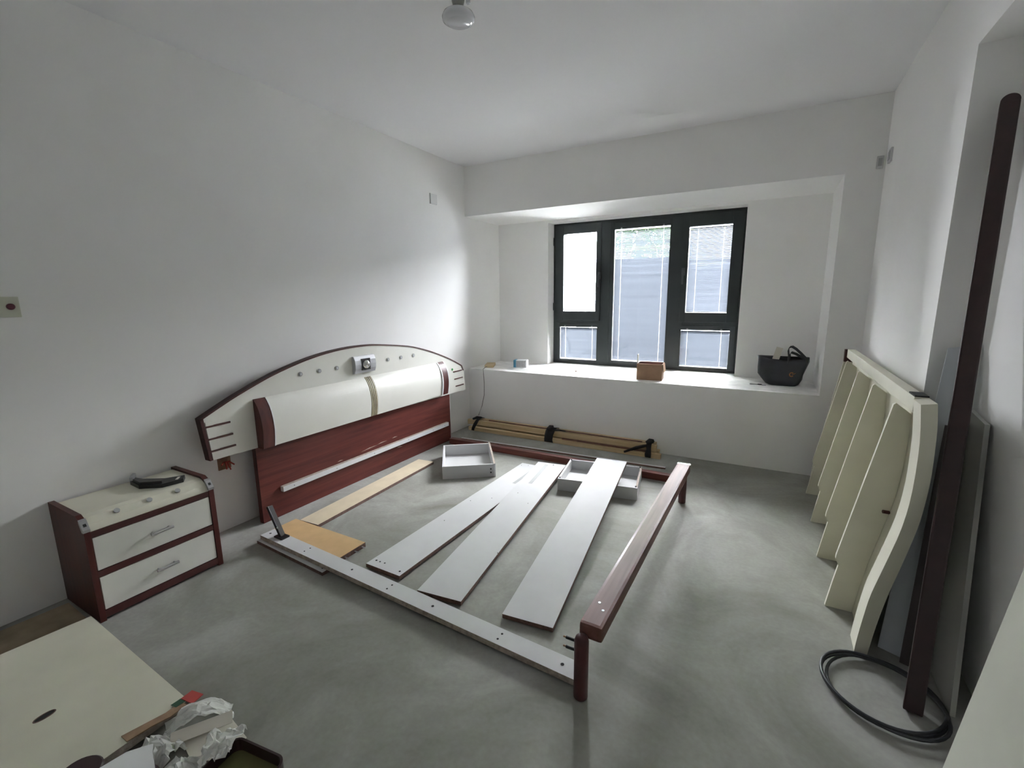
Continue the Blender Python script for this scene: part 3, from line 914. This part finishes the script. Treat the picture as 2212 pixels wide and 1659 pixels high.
leaning('blue_white_plank', 'narrow bluish-white plank leaning in the niche behind the dark pole', 'board',
        ((0.458, 2.020, 0.0), (0.535, 1.985, 0.0)), ((0.600, 2.335, 1.115), (0.684, 2.305, 1.135)), (0.004, 0.018, 0), M_BLUEWHITE)
leaning('brown_plank', 'dark brown plank leaning beside the pole in the niche', 'board',
        ((0.512, 1.962, 0.0), (0.565, 1.940, 0.0)), ((0.596, 2.215, 0.84), (0.645, 2.195, 0.84)), (0.003, 0.014, 0), M_DARKBOARD)
leaning('grey_panel', 'low grey panel leaning on the niche wall right of the pole', 'panel',
        ((0.600, 1.760, 0.0), (0.600, 2.120, 0.0)), ((0.668, 2.110, 0.880), (0.668, 2.270, 0.900)), (0.014, 0, 0.0), M_GREYPANEL)
leaning('cream_door_panel', 'large cream board leaning on the right wall at the frame edge', 'board',
        ((0.472, 0.55, 0.0), (0.472, 1.405, 0.0)), ((0.672, 0.55, 1.72), (0.672, 1.405, 1.72)), (0.015, 0, 0.0), M_DOORP)

po = thing('wooden_pole', 'tall dark maroon pole with rounded top leaning in the niche', 'pole', (0.500, 1.718, 0.0))
a, b = Vector((0.500, 1.718, 0.006)), Vector((0.652, 2.325, 1.975))
d = b - a
bm = bmesh.new()
q = d.to_track_quat('Z', 'Y').to_matrix().to_4x4()
T = Matrix.Translation(a) @ q
a_box(bm, -0.025, 0.025, -0.020, 0.020, 0, d.length - 0.025, 0.006, mat=T)
emit('shaft', bm, M_POLE, po)
emit('rounded_top', prism([(0.0245 * math.cos(R(k)), d.length - 0.027 + 0.026 * math.sin(R(k))) for k in range(0, 181, 15)], 'Y', -0.0195, 0.0195), M_POLE, po)
rt = [o for o in po.children if o.name.startswith('rounded_top')][0]
rt.data.transform(chain_matrix(po))
rt.data.transform(chain_matrix(po).inverted() @ T)

# coil of cable on the floor
bm = bmesh.new()
pts = []
turns = 3
for i in range(turns * 40 + 1):
    t = i / 40 * 2 * math.pi
    k = i / (turns * 40)
    rx = 0.172 - 0.014 * math.sin(t * 0.37) - 0.008 * k
    ry = 0.158 + 0.010 * math.cos(t * 0.29)
    x = rx * math.cos(t + 0.4)
    y = ry * math.sin(t + 0.4)
    ca, sa = math.cos(R(-38)), math.sin(R(-38))
    pts.append((0.424 + ca * x - sa * y * 0.98 + 0.008 * math.sin(k * 7), 1.752 + sa * x + ca * y * 0.98 + 0.008 * math.cos(k * 5), 0.007 + 0.011 * k * turns * 0.6 + 0.002 * math.sin(t)))
a_tube(bm, pts, 0.0052, 8)
tag(emit('cable_coil', bm, M_CABLE, smooth=True), 'dark cable looped in a coil on the floor around the pole foot', 'cable')

# ------------------------------------------------------------------ near left: board, rubbish
tag(emit('brown_board', prism([(-2.655, -0.30), (-2.600, 0.636), (-2.372, 0.630), (-2.36, -0.30)], 'Z', 0.0, 0.020), M_BROWNB), 'stained brown board on the floor beside the bedside cabinet', 'board')
tt = thing('table_top', 'large cream board with a slot hole lying near the viewer', 'board', (-1.95, 0.2, 0.0))
emit('board', prism([(-2.470, -0.45), (-2.352, 0.632), (-1.553, 0.606), (-1.540, -0.45)], 'Z', 0.021, 0.046), [M_CREAM_OLD, M_CHIPL], tt, pick=edge_pick((0, 0, 1)))
emit('slot_hole', prism([(-1.886 + 0.010 * math.cos(R(k)), 0.357 + 0.024 * math.sin(R(k))) for k in range(0, 360, 20)], 'Z', 0.0455, 0.0468), M_HOLE, tt)
ring = []
emit('slot_rim', tube([(-1.886 + 0.012 * math.cos(R(k)), 0.357 + 0.026 * math.sin(R(k)), 0.0465) for k in range(0, 360, 20)], 0.0018, 6, closed=True), M_CHIP, tt)

tc_ = thing('torn_cardboard_strip', 'torn brown cardboard strip with a red end across the cream board edge', 'cardboard', (-1.57, 0.52, 0.046))
emit('strip', prism([(-1.588, 0.440), (-1.560, 0.545), (-1.562, 0.590), (-1.535, 0.592), (-1.532, 0.545), (-1.545, 0.500), (-1.552, 0.440)], 'Z', 0.0465, 0.050), M_TORN, tc_)
emit('red_tape', prism([(-1.575, 0.595), (-1.578, 0.630), (-1.530, 0.640), (-1.522, 0.603)], 'Z', 0.0470, 0.0505), M_REDTAPE, tc_)
emit('green_tape', prism([(-1.576, 0.566), (-1.575, 0.594), (-1.550, 0.596), (-1.552, 0.570)], 'Z', 0.0502, 0.0510), M_GREENTAPE, tc_)


def thicken(o, t):
    md = o.modifiers.new('thickness', 'SOLIDIFY')
    md.thickness = t
    md.offset = 1.0
    return o


def rubbish(name, label, cat, *args, mat=M_FILM, **kw):
    o = emit(name, crumple(*args, **kw), mat, smooth=False)
    thicken(o, 0.0012)
    return tag(o, label, cat)


rubbish('plastic_film', 'long crumpled white plastic film beside the red tape', 'film', -1.478, 0.596, 0.004, 0.070, 0.180, 0.016, R(-30), 2, n=16, fold=0.045)
rubbish('plastic_film', 'bunched white film in the middle of the rubbish', 'film', -1.452, 0.478, 0.002, 0.110, 0.090, 0.030, R(10), 5, n=14, fold=0.030)
rubbish('plastic_film', 'star-shaped scrap of white film beside the olive tray', 'film', -1.292, 0.565, 0.046, 0.085, 0.095, 0.026, R(40), 9, n=12, fold=0.012)
rubbish('plastic_film', 'twisted strand of white film at the bottom of the rubbish', 'film', -1.338, 0.478, 0.010, 0.050, 0.100, 0.022, R(-50), 12, n=10, fold=0.034)
fs = thing('folded_wrapper', 'flat folded off-white wrapper strip on the floor', 'wrapper', (-1.39, 0.59, 0.0))
emit('lower_sheet', prism([(-1.470, 0.540), (-1.400, 0.655), (-1.300, 0.640), (-1.290, 0.560), (-1.380, 0.520)], 'Z', 0.001, 0.003), M_PAPER, fs)
emit('folded_flap', box(-0.018, 0.018, -0.080, 0.080, 0, 0.002, mat=Matrix.Translation((-1.425, 0.580, 0.030)) @ Matrix.Rotation(R(-32), 4, 'Z') @ Matrix.Rotation(R(28), 4, 'Y')), M_PAPER, fs)
tag(emit('white_card', prism([(-1.515, 0.335), (-1.500, 0.420), (-1.462, 0.470), (-1.432, 0.455), (-1.370, 0.435), (-1.400, 0.375), (-1.380, 0.330)], 'Z', 0.060, 0.0625), M_BOXW), 'white card lying on dark round lids at the picture bottom', 'card')
for (x, y, n_) in ((-1.385, 0.395, 'dark round lid beneath the right side of the white card'), (-1.545, 0.330, 'dark round lid at the edge of the cream board')):
    ld = thing('round_lid', n_, 'lid', (x, y, 0.0), group='dark round lids')
    z0 = 0.0 if x > -1.5 else 0.046
    emit('disc', lathe([(0, 0), (0.050, 0), (0.052, 0.004), (0.052, 0.052 - z0 * 0.85), (0.048, 0.058 - z0 * 0.9), (0, 0.058 - z0 * 0.9)], (x, y, z0), 28), M_MAROON, ld)

# olive tray with dark rim
ty = thing('olive_tray', 'dark-rimmed tray with olive lining at the picture bottom', 'tray', (-1.17, 0.52, 0.0))


def rounded(cx, cy, hx, hy, r, rz, n=6):
    P = []
    for sx, sy, a0 in ((1, 1, 0), (-1, 1, 90), (-1, -1, 180), (1, -1, 270)):
        for k in range(n + 1):
            a_ = R(a0 + 90 * k / n)
            P.append((sx * (hx - r) + r * math.cos(a_), sy * (hy - r) + r * math.sin(a_)))
    c_, s_ = math.cos(rz), math.sin(rz)
    return [(cx + c_ * x - s_ * y, cy + s_ * x + c_ * y) for x, y in P]


TZ = R(8)
oc = (-1.178, 0.515)
emit('tray_base', prism(rounded(oc[0], oc[1], 0.094, 0.104, 0.026, TZ), 'Z', 0.001, 0.008), M_OLIVE, ty)
bm = bmesh.new()
o1 = rounded(oc[0], oc[1], 0.100, 0.110, 0.030, TZ)
i1 = rounded(oc[0], oc[1], 0.094, 0.104, 0.026, TZ)
n = len(o1)
lv = [[bm.verts.new((x, y, z)) for x, y in pts_] for pts_, z in ((o1, 0.0), (o1, 0.046), (i1, 0.046), (i1, 0.008))]
for a_, b_ in zip(lv, lv[1:]):
    for k in range(n):
        bm.faces.new((a_[k], a_[(k + 1) % n], b_[(k + 1) % n], b_[k]))
bmesh.ops.recalc_face_normals(bm, faces=bm.faces)
emit('tray_rim', bm, M_MAROON, ty)

# ------------------------------------------------------------------ on the sill
blk = thing('wood_block', 'small pale wood block at the left end of the sill', 'block', (-2.56, 4.12, ZS))
emit('block', box(-0.045, 0.045, -0.10, 0.10, 0, 0.028, 0.002), M_PINE, blk, local=True)
blk.rotation_euler = (0, 0, R(24))
tag(emit('hanging_cord', tube([(-2.535, 4.015, ZS + 0.012), (-2.525, 3.965, ZS + 0.010), (-2.510, 3.905, ZS + 0.004), (-2.498, 3.888, 0.560), (-2.488, 3.884, 0.470), (-2.492, 3.884, 0.350), (-2.520, 3.882, 0.230), (-2.560, 3.876, 0.130)], 0.0035, 6), M_GREYCORD, smooth=True), 'thin grey cord hanging from the sill down to the timber bundle', 'cord')
sb = thing('small_carton', 'small white and blue carton on the left of the sill', 'box', (-2.245, 4.225, ZS), (0, 0, R(14)))
emit('carton', box(-0.068, 0.068, -0.045, 0.045, 0, 0.075, 0.0015), M_BOXW, sb, local=True)
emit('blue_end', box(-0.0688, -0.042, -0.0458, 0.0458, 0.0008, 0.0757), M_BLUE, sb, local=True)
emit('printed_panel', box(-0.040, 0.058, -0.0457, -0.044, 0.006, 0.068), M_BOXG, sb, local=True)

cb = thing('cardboard_box', 'open brown cardboard box at the sill edge below the middle pane', 'box', (-0.885, 4.085, ZS), (0, 0, R(5)))
w, dd, h, t = 0.106, 0.078, 0.140, 0.004
emit('bottom', box(-w, w, -dd, dd, 0, t), M_CARD, cb, local=True)
for nm, bb in (('front_wall', (-w, w, -dd, -dd + t, t, h)), ('back_wall', (-w, w, dd - t, dd, t, h))):
    emit(nm, box(*bb), [M_CARD, M_CARDIN], cb, local=True, pick=(lambda f: 1 if f.normal.y > 0.7 else 0) if nm == 'front_wall' else (lambda f: 1 if f.normal.y < -0.7 else 0))
for s_ in (-1, 1):
    emit('side_wall', box(min(s_ * w, s_ * (w - t)), max(s_ * w, s_ * (w - t)), -dd + t, dd - t, t, h), [M_CARD, M_CARDIN], cb, local=True, pick=(lambda f: 1 if f.normal.x * s_ < -0.7 else 0))
emit('flap', box(-0.001, 0.003, -dd + 0.002, -dd + 0.060, 0, 0.080, mat=Matrix.Translation((-w, 0, h)) @ Matrix.Rotation(R(2), 4, 'Y')), M_PAPER, cb, local=True)
emit('flap', box(0, 0.004, -dd + 0.01, dd - 0.01, -0.07, 0, mat=Matrix.Translation((w + 0.001, 0, h)) @ Matrix.Rotation(R(-9), 4, 'Y')), M_CARD, cb, local=True)
emit('front_fold', box(-w + 0.003, w - 0.003, -dd - 0.006, -dd, h - 0.010, h + 0.002, 0.002), M_CARD, cb, local=True)

# black tote bag
bg = thing('tote_bag', 'black tote bag slumped at the right end of the sill', 'bag', (0.13, 4.27, ZS))
secs = [  # z, x0, x1, depth, y shift
    (0.000, 0.030, 0.222, 0.058, 0.00), (0.012, 0.004, 0.240, 0.074, 0.00), (0.050, -0.022, 0.256, 0.080, 0.00), (0.090, -0.052, 0.266, 0.078, 0.00),
    (0.140, -0.060, 0.280, 0.072, 0.004), (0.190, -0.064, 0.292, 0.064, 0.008), (0.228, -0.066, 0.296, 0.056, 0.010)]
bm = bmesh.new()
rings = []
NS = 28
for k, (z, x0, x1, dp, ys) in enumerate(secs):
    ring = []
    for i in range(NS):
        t = i / NS * 2 * math.pi
        c_, s_ = math.cos(t), math.sin(t)
        sx = math.copysign(abs(c_) ** 0.45, c_)
        sy = math.copysign(abs(s_) ** 0.7, s_)
        wob = 0.012 * noise.noise(Vector((math.cos(t) * 2, math.sin(t) * 2, z * 14))) * (1 if k else 0)
        zz = z - (0.020 * (1 - abs(c_)) * (1 if s_ < 0 else 0.2) if k == len(secs) - 1 else 0)
        ring.append(bm.verts.new(((x0 + x1) / 2 + sx * ((x1 - x0) / 2) + wob, 4.272 + ys + sy * dp + wob * 1.5, ZS + zz)))
    rings.append(ring)
for a_, b_ in zip(rings, rings[1:]):
    for i in range(NS):
        bm.faces.new((a_[i], a_[(i + 1) % NS], b_[(i + 1) % NS], b_[i]))
bm.faces.new(list(reversed(rings[0])))
thicken(emit('bag_body', bm, M_LEATHER, bg, smooth=True), 0.003).modifiers[0].offset = -1.0


def strap(pts, w, name):
    bm = bmesh.new()
    prev = None
    rows = []
    for p in pts:
        p = Vector(p)
        rows.append([bm.verts.new(p + Vector((sz * 0.005, sy * w, sz * 0.008))) for sy, sz in ((-1, -1), (1, -1), (1, 1), (-1, 1))])
    for a_, b_ in zip(rows, rows[1:]):
        for k in range(4):
            bm.faces.new((a_[k], a_[(k + 1) % 4], b_[(k + 1) % 4], b_[k]))
    bm.faces.new(rows[0])
    bm.faces.new(rows[-1])
    bmesh.ops.recalc_face_normals(bm, faces=bm.faces)
    return emit(name, bm, M_LEATHER, bg, smooth=False)


strap([(0.150, 4.215, 0.795), (0.150, 4.212, 0.850), (0.143, 4.216, 0.895), (0.150, 4.222, 0.918), (0.168, 4.226, 0.922), (0.195, 4.224, 0.905), (0.235, 4.218, 0.868), (0.272, 4.220, 0.828), (0.278, 4.222, 0.800)], 0.013, 'handle')
strap([(0.165, 4.318, 0.810), (0.160, 4.316, 0.850), (0.168, 4.312, 0.868), (0.200, 4.306, 0.858), (0.245, 4.312, 0.832), (0.262, 4.318, 0.810)], 0.013, 'handle')
em = bmesh.new()
a_tube(em, [(0.180 + 0.013 * math.cos(R(k)), 4.1915 + 0.0 * k, ZS + 0.098 + 0.015 * math.sin(R(k))) for k in range(40, 331, 20)], 0.0045, 6)
a_tube(em, [(0.184, 4.1915, ZS + 0.096), (0.196, 4.1915, ZS + 0.103), (0.206, 4.193, ZS + 0.110)], 0.002, 6)
emit('emblem', em, M_ORANGE, bg)
tag(emit('paper_card', box(-0.024, 0.024, -0.001, 0.001, -0.06, 0.075, mat=Matrix.Translation((0.068, 4.262, 0.835)) @ Matrix.Rotation(R(14), 4, 'Y') @ Matrix.Rotation(R(-8), 4, 'X')), M_PAPER), 'cream card sticking up out of the black bag', 'card')
ky = thing('key_fob', 'small silver key fob lying on the sill by the black bag', 'key', (-0.055, 4.180, ZS))
emit('fob', box(-0.105, -0.050, 4.166, 4.186, ZS, ZS + 0.010, 0.003), M_STEEL, ky)
emit('fob_ring', tube([(-0.034 + 0.016 * math.cos(R(k)), 4.176 + 0.012 * math.sin(R(k)), ZS + 0.005) for k in range(0, 360, 30)], 0.0035, 6, closed=True), M_CABLE, ky)
emit('tag', box(-0.020, 0.012, 4.160, 4.176, ZS, ZS + 0.006, 0.002), M_SILVER, ky)
tag(emit('pebble', lathe([(0, 0), (0.010, 0), (0.011, 0.003), (0.006, 0.007), (0, 0.008)], (-1.62, 4.19, ZS), 10), M_TORN), 'small brown crumb on the sill left of the box', 'crumb')

# ------------------------------------------------------------------ fittings on walls and ceiling
lp = thing('ceiling_lamp', 'flat round white lamp hanging below the ceiling', 'lamp', (-1.200, 1.738, ZC))
c = (-1.200, 1.738, 0)
emit('ceiling_plate', lathe([(0, ZC), (0.040, ZC), (0.040, ZC - 0.012), (0.030, ZC - 0.022), (0, ZC - 0.022)], c, 24), M_LAMPBASE, lp)
emit('lamp_holder', lathe([(0, ZC - 0.020), (0.024, ZC - 0.022), (0.026, ZC - 0.060), (0.018, ZC - 0.090), (0, ZC - 0.090)], c, 24), M_LAMPBASE, lp)
emit('lamp_disc', lathe([(0, ZC - 0.092), (0.018, ZC - 0.093), (0.044, ZC - 0.098), (0.060, ZC - 0.107), (0.0665, ZC - 0.120), (0.064, ZC - 0.131), (0.052, ZC - 0.138), (0.046, ZC - 0.140), (0.044, ZC - 0.143), (0, ZC - 0.145)], c, 40), M_LAMP, lp, smooth=True)
emit('pull_switch', box(-1.168, -1.154, 1.745, 1.759, ZC - 0.075, ZC - 0.022, 0.003), M_LAMP, lp)

so = thing('wall_socket', 'ivory wall plate with a dark red knob on the side wall', 'socket', (XL, 0.652, 1.302))
emit('plate', box(XL, XL + 0.008, 0.606, 0.692, 1.262, 1.343, 0.002), M_SOCKET, so)
emit('knob', lathe([(0, 0), (0.0125, 0), (0.0125, 0.010), (0.009, 0.014), (0, 0.014)], (0, 0, 0), 20), M_KNOB, so)
kn = [o for o in so.children if o.name.startswith('knob')][0]
kn.data.transform(chain_matrix(so))
kn.data.transform(chain_matrix(so).inverted() @ Matrix.Translation((XL + 0.008, 0.664, 1.304)) @ Matrix.Rotation(R(90), 4, 'Y'))
wp = thing('wall_plate', 'blank white switch plate high on the side wall near the bay', 'plate', (XL, 3.42, 2.18))
emit('plate', box(XL, XL + 0.010, 3.378, 3.464, 2.138, 2.222, 0.002), M_TRIMW, wp)
emit('plate_rim', box(XL, XL + 0.006, 3.372, 3.378, 2.136, 2.224), M_GREYDOT, wp)
for nm, lab, bb, tw in (('junction_plate', 'small grey electric plate on the window wall by the pier', (0.512, 0.548, YW - 0.012, YW, 2.110, 2.185), None),
                        ('junction_plate', 'small grey electric plate on the pier beside the window wall', (XC - 0.012, XC, 3.700, 3.775, 2.105, 2.185), None)):
    j = thing(nm, lab, 'plate', ((bb[0] + bb[1]) / 2, (bb[2] + bb[3]) / 2, bb[4]), group='small plates in the corner')
    emit('plate', box(*bb, 0.003), M_GREYLAM, j)
    x_, y_ = (bb[0] + bb[1]) / 2, (bb[2] + bb[3]) / 2
    emit('cover', box(*(v + s for v, s in zip(bb, (0.008 if nm and bb[1] < XC - 0.005 else -0.003, -0.008 if bb[1] < XC - 0.005 else 0, -0.003 if bb[1] < XC - 0.005 else 0.012, 0 if bb[1] < XC - 0.005 else -0.012, 0.015, -0.015)))), M_GREYDOT, j)
wr = thing('loose_wires', 'red loose wires on the wall under the headboard tip', 'wire', (XL, 1.40, 0.40))
for i, (dy, dz, dx) in enumerate(((0.03, -0.01, 0.05), (-0.02, -0.02, 0.06), (0.01, -0.035, 0.045), (-0.035, 0.005, 0.04))):
    emit('wire', tube([(XL, 1.400, 0.405), (XL + dx * 0.6, 1.400 + dy * 0.4, 0.412), (XL + dx, 1.400 + dy, 0.400 + dz)], 0.004, 6), M_REDWIRE, wr)
emit('back_box', box(XL, XL + 0.006, 1.365, 1.435, 0.365, 0.435), M_TORN, wr)
